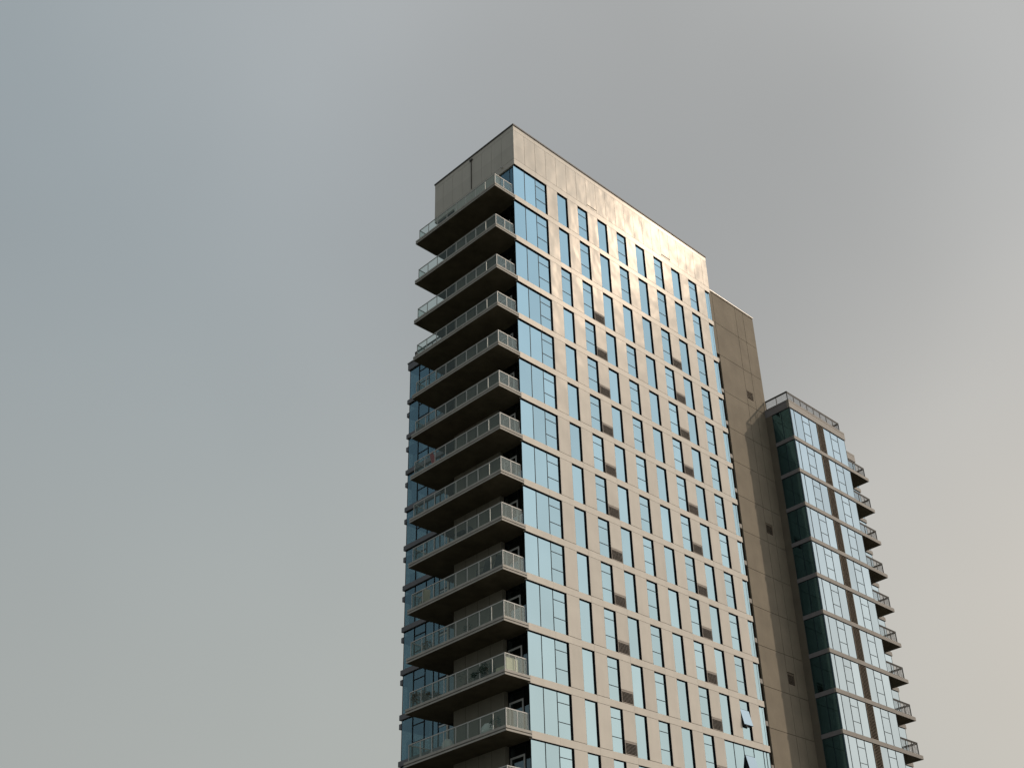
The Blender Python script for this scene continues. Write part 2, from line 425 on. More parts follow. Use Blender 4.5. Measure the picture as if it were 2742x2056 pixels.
# vents beside the windows
def louvre(w, h, n, mslat='louvre', head=.12, y0=0., depth=.09):
    m = MB()
    m.box(0, w, y0+depth, y0+depth+.01, 0, h, 'louvre_dark')
    m.box(0, .035, y0, y0+depth, 0, h, mslat); m.box(w-.03, w, y0, y0+depth, 0, h, mslat)
    m.box(.035, w-.03, y0, y0+depth, 0, .03, mslat)
    if head:
        m.box(.035, w-.03, y0, y0+depth, h-.045, h, mslat); m.box(.035, w-.03, y0+.004, y0+depth, h-head, h-.055, mslat)
    hh = h-head-.03; p = hh/n
    for i in range(n):
        z = .03+p*i
        m.box(.035, w-.03, y0+.003, y0+.018, z+.02*p, z+.21*p, mslat)
        m.box(.035, w-.03, y0+.018, y0+depth, z+.17*p, z+.24*p, 'louvre_dark')
    return m
pbr('louvre_warm', (.36,.325,.29), .7, var=.05, spec=.1)
v0 = None
for k in range(2, NR):
    for a, b in (VENT_B, VENT_F):
        org = (a+.02, .004, sill(k)+.03)
        if v0 is None:
            v0 = louvre(b-a-.03, .785, 8, 'louvre_warm').build('wall_vent', tower, (0,0,0)); WORLD[v0] = Vector(org); v0.location = Vector(org)-WORLD[tower]
        else: dup(v0, tower, org)

# glazing behind the balconies: near bay with door, far loggia with door
def near_bay(k):
    fz = ZH[k+1]+.36; top = ZH[k]+.10
    m = MB(); h = top-fz; X = .35
    for y0, y1 in ((.20,.24),(.86,.92),(2.05,2.108)): m.box(X-.02, X+.05, y0, y1, 0, h, 'frame')
    m.box(X-.02, X+.05, .92, 2.05, 2.16, 2.22, 'frame'); m.box(X-.02, X+.05, .24, 2.05, h-.06, h, 'frame') if False else None
    m.box(X-.02, X+.05, .24, 2.05, 0, .06, 'frame') if False else None
    o = m.build('glass_bay', tower, (0,0,0)); WORLD[o] = Vector((0,0,fz)); o.location = Vector((0,0,fz))-WORLD[tower]
    g = MB(); g.box(X, X+.012, .24, .86, .0, h, 'glass_bay'); g.box(X, X+.012, .92, 2.05, 2.22, h, 'glass_bay')
    g = g.build('pane', o, (0,0,0)); g.location = (0,0,0); WORLD[g] = WORLD[o]
    d = MB()
    for y0, y1 in ((.925,1.02),(1.95,2.045)): d.box(X-.035, X+.03, y0, y1, .02, 2.15, 'white_frame')
    d.box(X-.035, X+.03, 1.02, 1.95, 2.05, 2.15, 'white_frame'); d.box(X-.035, X+.03, 1.02, 1.95, .02, .12, 'white_frame')
    d.box(X-.005, X+.008, 1.02, 1.95, .12, 2.05, 'glass_bay')
    d = d.build('balcony_door', o, (0,0,0)); d.location = (0,0,0); WORLD[d] = WORLD[o]
    return o
def far_bay(k):
    fz = ZH[k+1]+.36; h = ZH[k]+.10-fz; X = 1.36; m = MB()
    for y0, y1 in ((6.31,6.36),(7.32,7.38),(8.28,8.34)): m.box(X-.02, X+.05, y0, y1, 0, h, 'frame')
    m.box(X-.02, X+.05, 6.36, 7.32, 2.16, 2.22, 'frame')
    o = m.build('glass_bay', tower, (0,0,0)); WORLD[o] = Vector((0,0,fz)); o.location = Vector((0,0,fz))-WORLD[tower]
    g = MB(); g.box(X, X+.012, 7.38, 8.28, 0, h, 'glass_bay'); g.box(X, X+.012, 6.36, 7.32, 2.22, h, 'glass_bay')
    g = g.build('pane', o, (0,0,0)); g.location = (0,0,0); WORLD[g] = WORLD[o]
    d = MB()
    for y0, y1 in ((6.365,6.45),(7.23,7.315)): d.box(X-.035, X+.03, y0, y1, .02, 2.15, 'white_frame')
    d.box(X-.035, X+.03, 6.45, 7.23, 2.06, 2.15, 'white_frame'); d.box(X-.035, X+.03, 6.45, 7.23, .02, .12, 'white_frame')
    d.box(X-.005, X+.008, 6.45, 7.23, .12, 2.06, 'glass_bay')
    d = d.build('balcony_door', o, (0,0,0)); d.location = (0,0,0); WORLD[d] = WORLD[o]
    return o
nb, fb = {}, {}
for k in range(NR):
    key = round(ZH[k]-ZH[k+1], 3); org = (0, 0, ZH[k+1]+.36)
    if k == 0:
        m = MB(); h = ZH[0]-.006-org[2]
        for y0, y1 in ((.20,.24),(.56,.60),(1.54,1.58)): m.box(.09, .14, y0, y1, 0, h, 'frame')
        o = m.build('glass_bay', tower, (0,0,0)); WORLD[o] = Vector(org); o.location = Vector(org)-WORLD[tower]
        g = MB(); g.box(.10,.112,.24,.56,0,h,'glass_side'); g.box(.10,.112,.60,1.54,0,h,'glass_side')
        g = g.build('pane', o, (0,0,0)); g.location = (0,0,0)
        far_bay(k); continue
    if key in nb: dup(nb[key], tower, org); dup(fb[key], tower, org)
    else: nb[key] = near_bay(k); fb[key] = far_bay(k)

# balconies -------------------------------------------------------------
SB, ST = .075, .375
def balcony(k):
    z = ZH[k+1]; m = MB()
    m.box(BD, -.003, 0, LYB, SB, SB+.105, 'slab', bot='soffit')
    m.box(BD+.10, -.003, .10, LYB-.10, SB+.105, SB+.160, 'joint')
    m.box(BD, -.003, 0, LYB, SB+.160, ST, 'slab')
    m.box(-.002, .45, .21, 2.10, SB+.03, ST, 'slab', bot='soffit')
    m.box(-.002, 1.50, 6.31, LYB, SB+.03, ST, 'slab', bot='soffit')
    for y in (2.7, 5.5): m.box(BD-.002, BD+.001, y-.006, y+.006, SB+.162, ST-.004, 'joint')
    o = m.build('balcony', tower, (0,0,0)); WORLD[o] = Vector((0,0,z)); o.location = Vector((0,0,z))-WORLD[tower]
    ins, t, hr = .22, ST, 1.02
    x0, y0, y1 = BD+ins, ins, LYB-ins+.06
    py = [y0+(y1-y0)*i/8 for i in range(9)]
    def sub(mb, name, org):
        p = mb.build(name, o, (0,0,0)); p.location = org; WORLD[p] = WORLD[o]+Vector(org); return p
    hm = MB(); r = .024
    hm.box(x0-r, x0+r, y0-r, y1+r, t+hr-.05, t+hr, 'alu'); hm.box(x0+r, -.05, y0-r, y0+r, t+hr-.05, t+hr, 'alu'); hm.box(x0+r, 1.30, y1-r, y1+r, t+hr-.05, t+hr, 'alu')
    hm.box(x0-.015, x0+.015, y0, y1, t+.06, t+.09, 'alu'); hm.box(x0+.015, -.06, y0-.015, y0+.015, t+.06, t+.09, 'alu')
    sub(hm, 'handrail', (0,0,0))
    post = None
    for x, y in [(x0, y) for y in py] + [(x0+.80, y0), (-.07, y0), (x0+.9, y1), (-.1, y1)]:
        if post is None: post = sub(MB().box(-.019,.019,-.019,.019, 0, hr-.05, 'alu'), 'post', (x,y,t))
        else: dup(post, o, Vector((x,y,t))+WORLD[o])
    gy = (y1-y0)/8-.07; g0 = None
    for y in py[:-1]:
        if g0 is None: g0 = sub(MB().box(-.005,.005,.035,.035+gy,.09,hr-.06,'glass_rail'), 'glass_panel', (x0,y,t))
        else: dup(g0, o, Vector((x0,y,t))+WORLD[o])
    for x, w in ((x0, .80), (x0+.80, -.07-x0-.80)):
        sub(MB().box(.035, w-.035, -.005, .005, .09, hr-.06, 'glass_rail'), 'glass_panel', (x, y0, t))
    for x, w in ((x0, .9), (x0+.9, -.1-x0-.9)):
        sub(MB().box(.035, w-.035, -.005, .005, .09, hr-.06, 'glass_rail'), 'glass_panel', (x, y1, t))
    return o
bal = balcony(0)
for k in range(1, 14): dup(bal, tower, (0,0,ZH[k+1]))

# glazed link set back between the tower and the concrete block
m = MB()
m.box(L+.01, 24.30, 2.30, 2.5, GZ, 6.75, 'interior')
for k in range(-2, 13):
    z = C-H*k
    if z > 6.8: continue
    m.box(L+.005, 24.72, 1.88, 2.2, z, z+.33, 'band_grey')
for x in (22.8, 23.9, 24.40): m.box(x-.02, x+.02, 1.93, 2.02, GZ, 6.78, 'white_frame')
m.build('link_bay', tower)
MB().box(L+.01, 24.38, 1.96, 1.972, GZ, 6.78, 'glass_right').build('link_glass', tower)

# ================================================================== CONCRETE BLOCK
blk = thing('concrete_tower', 'brown concrete lift tower block between the beige tower and the lower glass building', 'building', (24.6, WY, GZ))
c = MB()
ZL = [13.17, ZH[0]+C, ZH[1]+C, ZH[2]+C] + [C-H*k for k in range(12)]
VX = [25.02, 28.20, 29.33, 30.80]
vents = ((4.73, 3.85), (-7.66, -8.60), (-19.85, -20.82))
for z1, z0 in zip(ZL[:-1], ZL[1:]):
    cols = list(zip(VX[:-1], VX[1:]))
    if z0 > 6.5: cols = [(L+.02, 25.02)] + cols
    for a, b in cols:
        a_, b_ = a+.018, b-(.018 if b < 30.7 else 0)
        v = [q for q in vents if z0 < q[0] < z1 and abs(a-28.20) < .1]
        if v:
            t_, u_ = v[0]
            c.box(a_, b_, WY, WY+.12, t_+.0, z1-.018, 'concrete_brown'); c.box(a_, b_, WY, WY+.12, z0+.018, u_, 'concrete_brown')
            c.box(a_, a+.02, WY, WY+.12, u_, t_, 'concrete_brown'); c.box(b-.20, b_, WY, WY+.12, u_, t_, 'concrete_brown')
        else: c.box(a_, b_, WY, WY+.12, z0+.018, z1-.018, 'concrete_brown')
for a, b in [(L+.02, 25.02)] + list(zip(VX[:-1], VX[1:])):
    c.box(a+.012, b-(.012 if b < 30.7 else 0), WY, WY+.12, 13.19, 13.31, 'concrete_brown')
c.box(L+.02, 30.79, WY+.121, 9.0, 6.80, 13.30, 'joint')
c.box(25.03, 30.79, WY+.121, 9.0, GZ, 6.80, 'joint')
c.box(25.02, 30.80, WY, WY+.12, GZ, ZL[-1]-.02, 'concrete_brown')
c.box(30.792, 30.80, WY+.125, 9.0, GZ, 13.31, 'concrete_brown')
c.build('wall', blk)
c = MB(); c.box(L+.02, 30.87, WY-.05, WY+.30, 13.32, 13.37, 'coping_light'); c.box(L+.02, 30.85, WY-.03, WY+.28, 13.372, 13.42, 'coping_dark')
c.box(L+.02, 30.83, WY+.302, 9.0, 13.31, 13.36, 'roof'); c.build('coping', blk)
MB().tube((30.35, WY+.2, 13.4), (30.35, WY+.2, 13.95), .011, 'alu', 5, .006).build('lightning_rod', blk)
vv = None
for t_, u_ in vents:
    org = (28.22, WY+.01, u_)
    if vv is None:
        vv = louvre(.91, t_-u_, 9, 'louvre', head=.05).build('wall_vent', blk, (0,0,0)); WORLD[vv] = Vector(org); vv.location = Vector(org)-WORLD[blk]
    else: dup(vv, blk, org)

# ================================================================== RIGHT BUILDING
rb = thing('glass_building', 'lower glass apartment building on the right with a railed roof terrace', 'building', (RX, RY, GZ))
HR = [C+H-H*i for i in range(13)]; RBT = .33; NRR = 11
GD = .07
c = MB()
c.box(RX+1.2, RXX-1.2, RY+1.2, 9, GZ, 3.3, 'interior')
for z in HR[1:NRR+1]: c.box(RX+.12, RXX-.1, RY+.15, 8.9, z+.04, z+.28, 'interior'); c.box(RXX+.01, 42.7, 1.35, 8.9, z+.04, z+.28, 'interior')
c.box(RXX+1.2, 41.6, 2.2, 9, GZ, 3.0, 'interior')
c.build('floor_slabs', rb)
c = MB()
c.box(RX, RX+.2, 1.415, WY-.004, GZ, HR[0]-.004, 'concrete_shaded')          # concrete return beside the block
c.box(RX+.3, 42.8, 8.9, 9.1, GZ, HR[0]-.004, 'band_grey')
c.box(42.6, 42.8, 3.2, 8.89, GZ, HR[0]-.004, 'band_grey')
c.box(RX+.05, RXX, RY+.05, RY+.3, GZ, HR[NRR]-.01, 'band_grey')
c.build('wall', rb)
c = MB()
def pieces(m, a, b, cuts, fn):
    xs = [a]+[q for q in cuts if a < q < b]+[b]
    for p, q in zip(xs[:-1], xs[1:]): fn(p+(.005 if p > a else 0), q-(.005 if q < b else 0))
pieces(c, RX, RXX+.07, (33.3, 36.5), lambda p, q: c.box(p, q, RY, RY+.25, HR[0], 3.395, 'band_grey'))
c.box(RX, RXX+.07, RY-.004, RY+.25, 3.42, 3.565, 'band_grey'); c.box(RX+.03, RXX+.04, RY+.03, RY+.24, 3.395, 3.42, 'joint')
c.box(RX, RX+.25, RY+.252, WY-.006, HR[0], 3.395, 'band_dark'); c.box(RX, RX+.25, RY+.252, WY-.006, 3.42, 3.565, 'band_dark')
c.box(RX+.26, 42.85, WY+.0, 8.9, 3.1, 3.5, 'roof'); c.box(RX+.26, RXX-.2, RY+.26, WY, 3.1, 3.5, 'roof')
c.box(RXX-.18, RXX+.07, RY+.252, 1.145, HR[0], 3.565, 'band_grey')
c.box(RXX+.08, 42.83, 1.15, 1.40, HR[0], 3.395, 'band_grey'); c.box(RXX+.08, 42.83, 1.146, 1.40, 3.42, 3.565, 'band_grey'); c.box(RXX+.10, 42.80, 1.18, 1.39, 3.395, 3.42, 'joint')
c.box(42.58, 42.83, 1.402, 9.0, HR[0], 3.565, 'band_grey')
c.build('roof_edge', rb)
m = MB()
pieces(m, RX, RXX+.0, (32.3, 34.4, 36.5), lambda p, q: m.box(p, q, RY, RY+.16, 0, RBT, 'band_grey'))
m.box(RX, RX+.16, RY+.162, 1.44, 0, RBT, 'band_dark')
m.box(RXX+.02, 42.83, 1.15, 1.35, 0, RBT, 'band_grey'); m.box(42.63, 42.83, 1.352, 9, 0, RBT, 'band_grey')
fb0 = m.build('floor_band', rb, (0,0,0)); WORLD[fb0] = Vector((0,0,HR[1])); fb0.location = Vector((0,0,HR[1]))-WORLD[rb]
for z in HR[2:NRR+1]: dup(fb0, rb, (0,0,z))
hh = H-RBT
def glazing(name, x0, xs, x1, splits, org, g='glass_right', axis='x', y=GD, last=True):
    m = MB(); B = (lambda a,b,c_,d,e,f,mt: m.box(a,b,c_,d,e,f,mt)) if axis == 'x' else (lambda a,b,c_,d,e,f,mt: m.box(c_,d,a,b,e,f,mt))
    ed = [x0]+list(xs)+[x1]
    for x in xs: B(x-.0195, x+.0195, y-.02, y+.05, .01, hh-.01, 'mullion')
    B(x0+.001, x0+.025, y-.01, y+.05, .01, hh-.01, 'mullion'); B(x1-.025, x1-.001, y-.01, y+.05, .01, hh-.01, 'mullion')
    B(x0+.001, x1-.001, .012, y+.05, hh-.012, hh-.001, 'frame')
    for i in splits:
        for f in (.235, .66): B(ed[i]+.02, ed[i+1]-.02, y-.02, y+.05, hh*(1-f)-.016, hh*(1-f)+.016, 'mullion')
    o = m.build(name, rb, (0,0,0)); WORLD[o] = Vector(org); o.location = Vector(org)-WORLD[rb]
    for i in range(len(ed)-1):
        q = MB(); a, b = ed[i]+.02, ed[i+1]-.02
        if axis == 'x': q.box(a, b, y, y+.012, .003, hh-.013, g)
        else: q.box(y, y+.012, a, b, .003, hh-.013, g)
        p = q.build('pane', o, (0,0,0)); p.location = (0,0,0); WORLD[p] = WORLD[o]
    return o
org = (RX, RY, HR[1]+RBT)
g1 = glazing('window', 0, (.67, 1.76, 2.81), 3.93, (2,), org)
g2 = glazing('window', 4.93, (5.98, 7.09), 8.235, (1,), org)
g3 = glazing('side_window', .02, (.96,), 1.84, (), org, g='glass_teal', axis='y')
lv = louvre(.98, hh-.01, 24, 'louvre', head=.0, y0=.03, depth=.07).build('louvre_strip', rb, (0,0,0)); WORLD[lv] = Vector((RX+3.94, RY, org[2])); lv.location = WORLD[lv]-WORLD[rb]
g4 = glazing('back_window', 8.29, (8.9, 9.1), 12.22, (), (RX, 1.15, org[2]))
for i in range(1, NRR):
    z = HR[i+1]+RBT
    for g in (g1, g2, g3): dup(g, rb, (RX, RY, z))
    dup(lv, rb, (RX+3.94, RY, z)); dup(g4, rb, (RX, 1.15, z))
# blinds and curtains behind the side windows
for i, (y0, y1, zz) in {3:(1.0,1.15,hh-.3), 5:(.55,.75,hh-.2), 6:(.5,.65,hh-.2), 8:(.1,.75,1.4)}.items():
    b_ = MB(); b_.box(RX+.25, RX+.27, RY+y0, RY+y1, HR[i]-hh+.05, HR[i]-hh+zz, 'blind'); b_.build('curtain', rb)

def rail_mb(pts, z0, hr, nc, step):
    """posts, broad flat handrail and horizontal rods along a polyline"""
    m = MB()
    for (xa, ya), (xb, yb) in zip(pts[:-1], pts[1:]):
        ax, bx = min(xa, xb)-.035, max(xa, xb)+.035; ay, by = min(ya, yb)-.035, max(ya, yb)+.035
        m.box(ax, bx, ay, by, z0+hr-.055, z0+hr, 'rail_dark'); m.box(ax+.015, bx-.015, ay+.015, by-.015, z0+hr-.15, z0+hr-.085, 'rail_dark')
        for i in range(nc):
            z = z0+.06+(hr-.28)*i/(nc-1); m.tube((xa,ya,z), (xb,yb,z), .0135, 'rail_dark', 5)
        d = math.hypot(xb-xa, yb-ya); n = max(1, round(d/step))
        for i in range(n+1):
            x = xa+(xb-xa)*i/n; y = ya+(yb-ya)*i/n
            m.box(x-.024, x+.024, y-.024, y+.024, z0, z0+hr-.055, 'rail_dark')
    return m
rail_mb([(RX+.20, WY-.1), (RX+.20, RY+.20), (38.43, RY+.20), (38.43, 7.5)], 3.57, .95, 8, 1.03).build('roof_railing', rb)
bs = MB(); bs.box(RXX+.002, RB, RY, 1.146, 0, .30, 'band_grey', bot='soffit')
bb = bs.build('balcony', rb, (0,0,0)); WORLD[bb] = Vector((0,0,HR[1])); bb.location = Vector((0,0,HR[1]))-WORLD[rb]
q = rail_mb([(RXX+.05, RY+.2), (RB-.22, RY+.2), (RB-.22, 1.10)], .30, 1.04, 9, .95).build('railing', bb, (0,0,0)); q.location = (0,0,0); WORLD[q] = WORLD[bb]
for z in HR[2:NRR+1]: dup(bb, rb, (0,0,z))

# ================================================================== LEFT WING
WX, WYY = 4.13, 16.47
lw = thing('rear_wing', 'dark blue glass building behind the balconies at the left, railed roof terrace on top', 'building', (WX, WYY, GZ))
HL = [H-H*i for i in range(13)]; NL = 12; LBT = .35
c = MB(); c.box(WX+1.6, 20, LY+.4, WYY-1.2, GZ, 3.0, 'interior')
for z in HL[1:]: c.box(WX+.2, 20, LY+.1, WYY-.2, z+.05, z+.3, 'interior')
for y in (10.4, 13.1): c.box(WX+.6, WX+1.6, y, y+.12, GZ, 3.0, 'interior')
c.build('floor_slabs', lw)
c = MB()
c.box(WX, WX+.25, LY+.02, WYY, HL[0], 3.62, 'band_dark'); c.box(WX-.04, WX+.30, LY+.02, WYY+.04, 3.63, 3.73, 'band_dark')
c.box(WX+.252, 20, WYY-.25, WYY, HL[0], 3.62, 'band_dark'); c.box(WX+.302, 20, WYY-.25, WYY+.04, 3.63, 3.73, 'band_dark')
c.box(WX+.26, 20, LY+.02, WYY-.26, 3.2, 3.55, 'roof')
c.build('roof_edge', lw)
m = MB(); m.box(WX, WX+.2, LY+.02, WYY, 0, LBT, 'band_dark'); m.box(WX+.202, 20, WYY-.2, WYY, 0, LBT, 'band_dark')
f0 = m.build('floor_band', lw, (0,0,0)); WORLD[f0] = Vector((0,0,HL[1])); f0.location = Vector((0,0,HL[1]))-WORLD[lw]
for z in HL[2:]: dup(f0, lw, (0,0,z))
hl = H-LBT
def wing_glass(org):
    m = MB(); y0, y1 = LY+.02, WYY-.13; X = WX+.12
    cuts = (15.22, 14.06, 13.21, 12.69, 11.60, 10.5, 9.5)
    for y in cuts: m.box(X-.03, X+.05, y-.03, y+.03, .01, hl-.01, 'frame')
    m.box(X-.01, X+.05, y1-.03, y1, .01, hl-.01, 'frame'); m.box(X-.02, X+.04, y0, y1-.03, hl-.05, hl-.005, 'frame')
    for f in (.24, .66): m.box(X-.03, X+.05, 14.09, 15.19, hl*(1-f)-.03, hl*(1-f)+.03, 'frame')
    m.box(X-.03, X+.05, 11.63, 12.66, hl-1.30, hl-1.22, 'frame'); m.box(X-.035, X+.04, 11.70, 12.60, hl-1.45, hl-1.36, 'white_frame')
    o = m.build('window', lw, (0,0,0)); WORLD[o] = Vector(org); o.location = Vector(org)-WORLD[lw]
    ed = [y1, *cuts, y0]
    for a, b in zip(ed[:-1], ed[1:]):
        p = MB().box(X, X+.012, b+.03, a-.03, .003, hl-.05, 'glass_side').build('pane', o, (0,0,0)); p.location = (0,0,0); WORLD[p] = WORLD[o]
    m = MB()                                                     # glass on the hidden end wall
    m.box(WX+.2, 20, WYY-.142, WYY-.13, .003, hl-.01, 'glass_side')
    p = m.build('end_pane', o, (0,0,0)); p.location = (0,0,0); WORLD[p] = WORLD[o]
    return o
w0 = wing_glass((0,0,HL[1]+LBT))
for z in HL[2:]: dup(w0, lw, (0,0,z+LBT))
rnd = random.Random(3)
for i in range(0, 12):                                           # roller blinds at different heights
    for (a, b) in ((16.25,15.30),(15.10,14.15),(13.95,13.3)):
        if rnd.random() < (.75 if a > 16 else .3):
            d_ = rnd.choice((.9, 1.3, 1.7, 2.3)); zt = HL[i]-(hl-d_) if a > 16 else HL[i]-.05
            bm = MB(); bm.box(WX+.42, WX+.44, b+(.05 if a < 16 else .1), a-.05, zt-d_+.05, zt, 'blind'); bm.build('blind', lw)
# slab ends of the rooms round the corner
m = MB(); m.box(5.3, 12, 16.5, 17.95, 0, .36, 'band_dark'); s0 = m.build('ledge', lw, (0,0,0)); WORLD[s0] = Vector((0,0,HL[1])); s0.location = Vector((0,0,HL[1]))-WORLD[lw]
for z in HL[2:]: dup(s0, lw, (0,0,z))
rail_mb([(WX+.35, LY+.4), (WX+.35, 16.05), (9.5, 16.05)], 3.73, .98, 9, 1.05).build('roof_railing', lw)

# ================================================================== THINGS ON THE BALCONIES
def floor_z(s): return ZH[s+1]+ST
def sub(mb, name, parent, smooth=False):
    p = mb.build(name, parent, (0,0,0), smooth); p.location = (0,0,0); return p
def sling_chair(org, rz, label, fabric='dark_metal', group=None, hb=1.05):
    t = thing('patio_chair', label, 'chair', org, group); t.rotation_euler = (0,0,rz)
    s = MB(); s.hexa([(-.25,-.25,.38),(.25,-.25,.38),(.25,.25,.34),(-.25,.25,.34),(-.25,-.25,.41),(.25,-.25,.41),(.25,.25,.37),(-.25,.25,.37)], fabric); sub(s, 'seat', t)
    s = MB(); s.hexa([(-.25,.23,.36),(.25,.23,.36),(.25,.26,.36),(-.25,.26,.36),(-.22,.45,hb),(.22,.45,hb),(.22,.48,hb),(-.22,.48,hb)], fabric); sub(s, 'backrest', t)
    for x in (-.27, .27):
        a = MB(); a.tube((x,-.30,0), (x,-.24,.62), .018, 'dark_metal'); sub(a, 'leg', t)
        a = MB(); a.tube((x,.40,0), (x,.25,.36), .018, 'dark_metal'); sub(a, 'leg', t)
        a = MB(); a.tube((x,-.30,.60), (x,.05,.66), .022, 'dark_metal'); a.tube((x,.05,.66), (x,.34,.62), .022, 'dark_metal'); sub(a, 'armrest', t)
    return t
FZ = floor_z
for y, rz, lb in ((6.55, math.radians(75), 'red cushioned patio chair on the seventh balcony, the one nearer the far rail'), (5.75, math.radians(-80), 'red cushioned patio chair on the seventh balcony, the one nearer the middle')):
    sling_chair((-1.15, y, FZ(6)+.01), rz, lb, 'red_fabric', 'red patio chairs')
t = thing('patio_table', 'small dark low table beside a cushion on the ninth balcony', 'table', (-1.2, 4.25, FZ(8)+.005))
s = MB(); s.box(-.25,.25,-.42,.42,.66,.70,'dark_metal'); sub(s, 'tabletop', t)
for x, y in ((-.2,-.36),(.2,-.36),(-.2,.36),(.2,.36)): s = MB(); s.tube((x,y,0),(x,y,.66),.018,'dark_metal'); sub(s, 'leg', t)
s = MB(); s.lathe((0,0,0), [(.05,0),(.24,.04),(.28,.3),(.26,.62),(.16,.80),(.02,.84)], 'dark_metal', 14)
tag(s.build('ottoman', None, (0,0,0), True), 'dark rounded stool beside the low table on the ninth balcony', 'stool').location = (-1.2, 3.5, FZ(8)+.004)
sling_chair((-1.25, 2.3, FZ(9)+.005), math.radians(180), 'black high-backed patio chair with curved arms on the tenth balcony near the corner')
sling_chair((-1.25, 1.05, FZ(9)+.005), math.radians(150), 'second black patio chair tucked into the near corner of the tenth balcony', hb=.9)
sling_chair((-1.25, 7.55, FZ(9)+.005), math.radians(160), 'tan fabric patio chair at the far left end of the tenth balcony', 'beige_fabric')
def potted(org, label, hgt, rad, n, leaf='leaf', pot=.17, name='potted_plant', group=None, up=.6, ll=.16, lw_=.03):
    t = thing(name, label, 'plant', org, group)
    s = MB(); s.lathe((0,0,0), [(pot*.7,0),(pot,.26),(pot*1.06,.28),(pot*.9,.285)], 'pot', 12); s.lathe((0,0,.285), [(pot*.88,0),(pot*.85,.01)], 'soil', 12); sub(s, 'pot', t)
    s = MB()
    for i in range(5):
        an = random.uniform(0,6.28); s.tube((0,0,.28), (math.cos(an)*rad*.5, math.sin(an)*rad*.5, .28+(hgt-.28)*random.uniform(.5,.9)), .008, 'wood', 4)
    sub(s, 'stem', t)
    s = MB()
    for i in range(n):
        an = random.uniform(0,6.28); r = rad*math.sqrt(random.random()); z = .30+(hgt-.30)*random.random()**.8*(1-.4*(r/rad)**2)
        s.leaf(Vector((math.cos(an)*r, math.sin(an)*r, z)), Vector((math.cos(an), math.sin(an), random.uniform(-.2,1)*up*2)), ll*random.uniform(.6,1.3), lw_*random.uniform(.7,1.3), leaf)
    sub(s, 'foliage', t)
    return t
potted((-1.3, 3.55, FZ(10)+.004), 'small spiky plant in a dark pot on the eleventh balcony', .80, .22, 70)
potted((-1.3, 7.0, FZ(10)+.004), 'dry brownish plant in a wide pot at the far end of the eleventh balcony', .85, .30, 160, 'leaf_dry')
potted((-1.35, 2.65, FZ(11)+.004), 'dark bushy plant, the lower left of the two shrubs on the twelfth balcony', .72, .38, 420, ll=.12)
potted((-1.35, 1.95, FZ(11)+.004), 'taller blue-green bushy shrub next to the corner of the twelfth balcony', .98, .42, 520, ll=.13)
t = potted((-1.35, 3.65, FZ(11)+.004), 'sparse angular branching plant on the twelfth balcony', .95, .30, 26, ll=.26, lw_=.022)
potted((-1.3, 7.75, FZ(11)+.004), 'large pale spiky potted plant at the far left end of the twelfth balcony', 1.05, .36, 260, 'leaf_dry', ll=.24)
potted((-1.3, 6.6, FZ(11)+.004), 'low reddish trailing plant along the rail of the twelfth balcony', .62, .40, 240, 'leaf_dry')
potted((-1.4, 1.30, FZ(12)+.004), 'small dark shrub in the near corner of the thirteenth balcony', .88, .22, 130)
s = MB(); s.lathe((0,0,0), [(.05,0),(.34,.03),(.42,.22),(.36,.48),(.2,.66),(.03,.72)], 'white_fabric', 18)
tag(s.build('bean_bag', None, (0,0,0), True), 'white bean bag near the corner shrub of the thirteenth balcony', 'bean bag', 'white bean bags').location = (-1.25, 2.05, FZ(12)+.003)
s = MB(); s.lathe((0,0,0), [(.05,0),(.30,.03),(.34,.25),(.28,.52),(.15,.66),(.02,.70)], 'white_fabric', 18)
tag(s.build('bean_bag', None, (0,0,0), True), 'white bean bag beside the middle post of the thirteenth balcony', 'bean bag', 'white bean bags').location = (-1.25, 5.35, FZ(12)+.003)
t = thing('lounge_seat', 'beige cushioned outdoor seat behind the short glass end of the twelfth balcony', 'seat', (-1.05, .72, FZ(11)+.003))
s = MB(); s.box(-.42,.42,-.30,.42,.12,.40,'beige_fabric'); sub(s, 'seat', t)
s = MB(); s.box(-.42,.42,-.42,-.30,.12,.86,'beige_fabric'); sub(s, 'backrest', t)
for x in (-.36,.36):
    for y in (-.36,.36): s = MB(); s.box(x-.02,x+.02,y-.02,y+.02,0,.12,'dark_metal'); sub(s, 'leg', t)

# ------------------------------------------------------------------ light
SUN = Vector((.620, -.443, .647)).normalized()
sl = bpy.data.lights.new('sun', 'SUN'); sl.energy = 2.6; sl.angle = math.radians(.8); sl.color = (1., .83, .66)
so = bpy.data.objects.new('sun', sl); COL.objects.link(so)
so.rotation_euler = (-SUN).to_track_quat('-Z', 'Y').to_euler(); so.location = (60, -60, 60)
w = bpy.data.worlds.new('World'); SC.world = w; w.use_nodes = True
nt = w.node_tree; nt.nodes.clear(); lk = nt.links.new
out = N(nt, 'ShaderNodeOutputWorld'); bg = N(nt, 'ShaderNodeBackground', Strength=1.); lk(bg.outputs[0], out.inputs[0])
tc = N(nt, 'ShaderNodeTexCoord'); nrm = N(nt, 'ShaderNodeVectorMath', operation='NORMALIZE'); lk(tc.outputs['Generated'], nrm.inputs[0])
sep = N(nt, 'ShaderNodeSeparateXYZ'); lk(nrm.outputs[0], sep.inputs[0])
def dotv(v):
    d = N(nt, 'ShaderNodeVectorMath', operation='DOT_PRODUCT'); lk(nrm.outputs[0], d.inputs[0]); d.inputs[1].default_value = v; return d.outputs['Value']
def mrange(v, a, b, c_=0., d=1., smooth=False):
    m = N(nt, 'ShaderNodeMapRange'); m.clamp = True
    if smooth: m.interpolation_type = 'SMOOTHSTEP'
    lk(v, m.inputs['Value']); m.inputs['From Min'].default_value = a; m.inputs['From Max'].default_value = b
    m.inputs['To Min'].default_value = c_; m.inputs['To Max'].default_value = d; return m.outputs['Result']
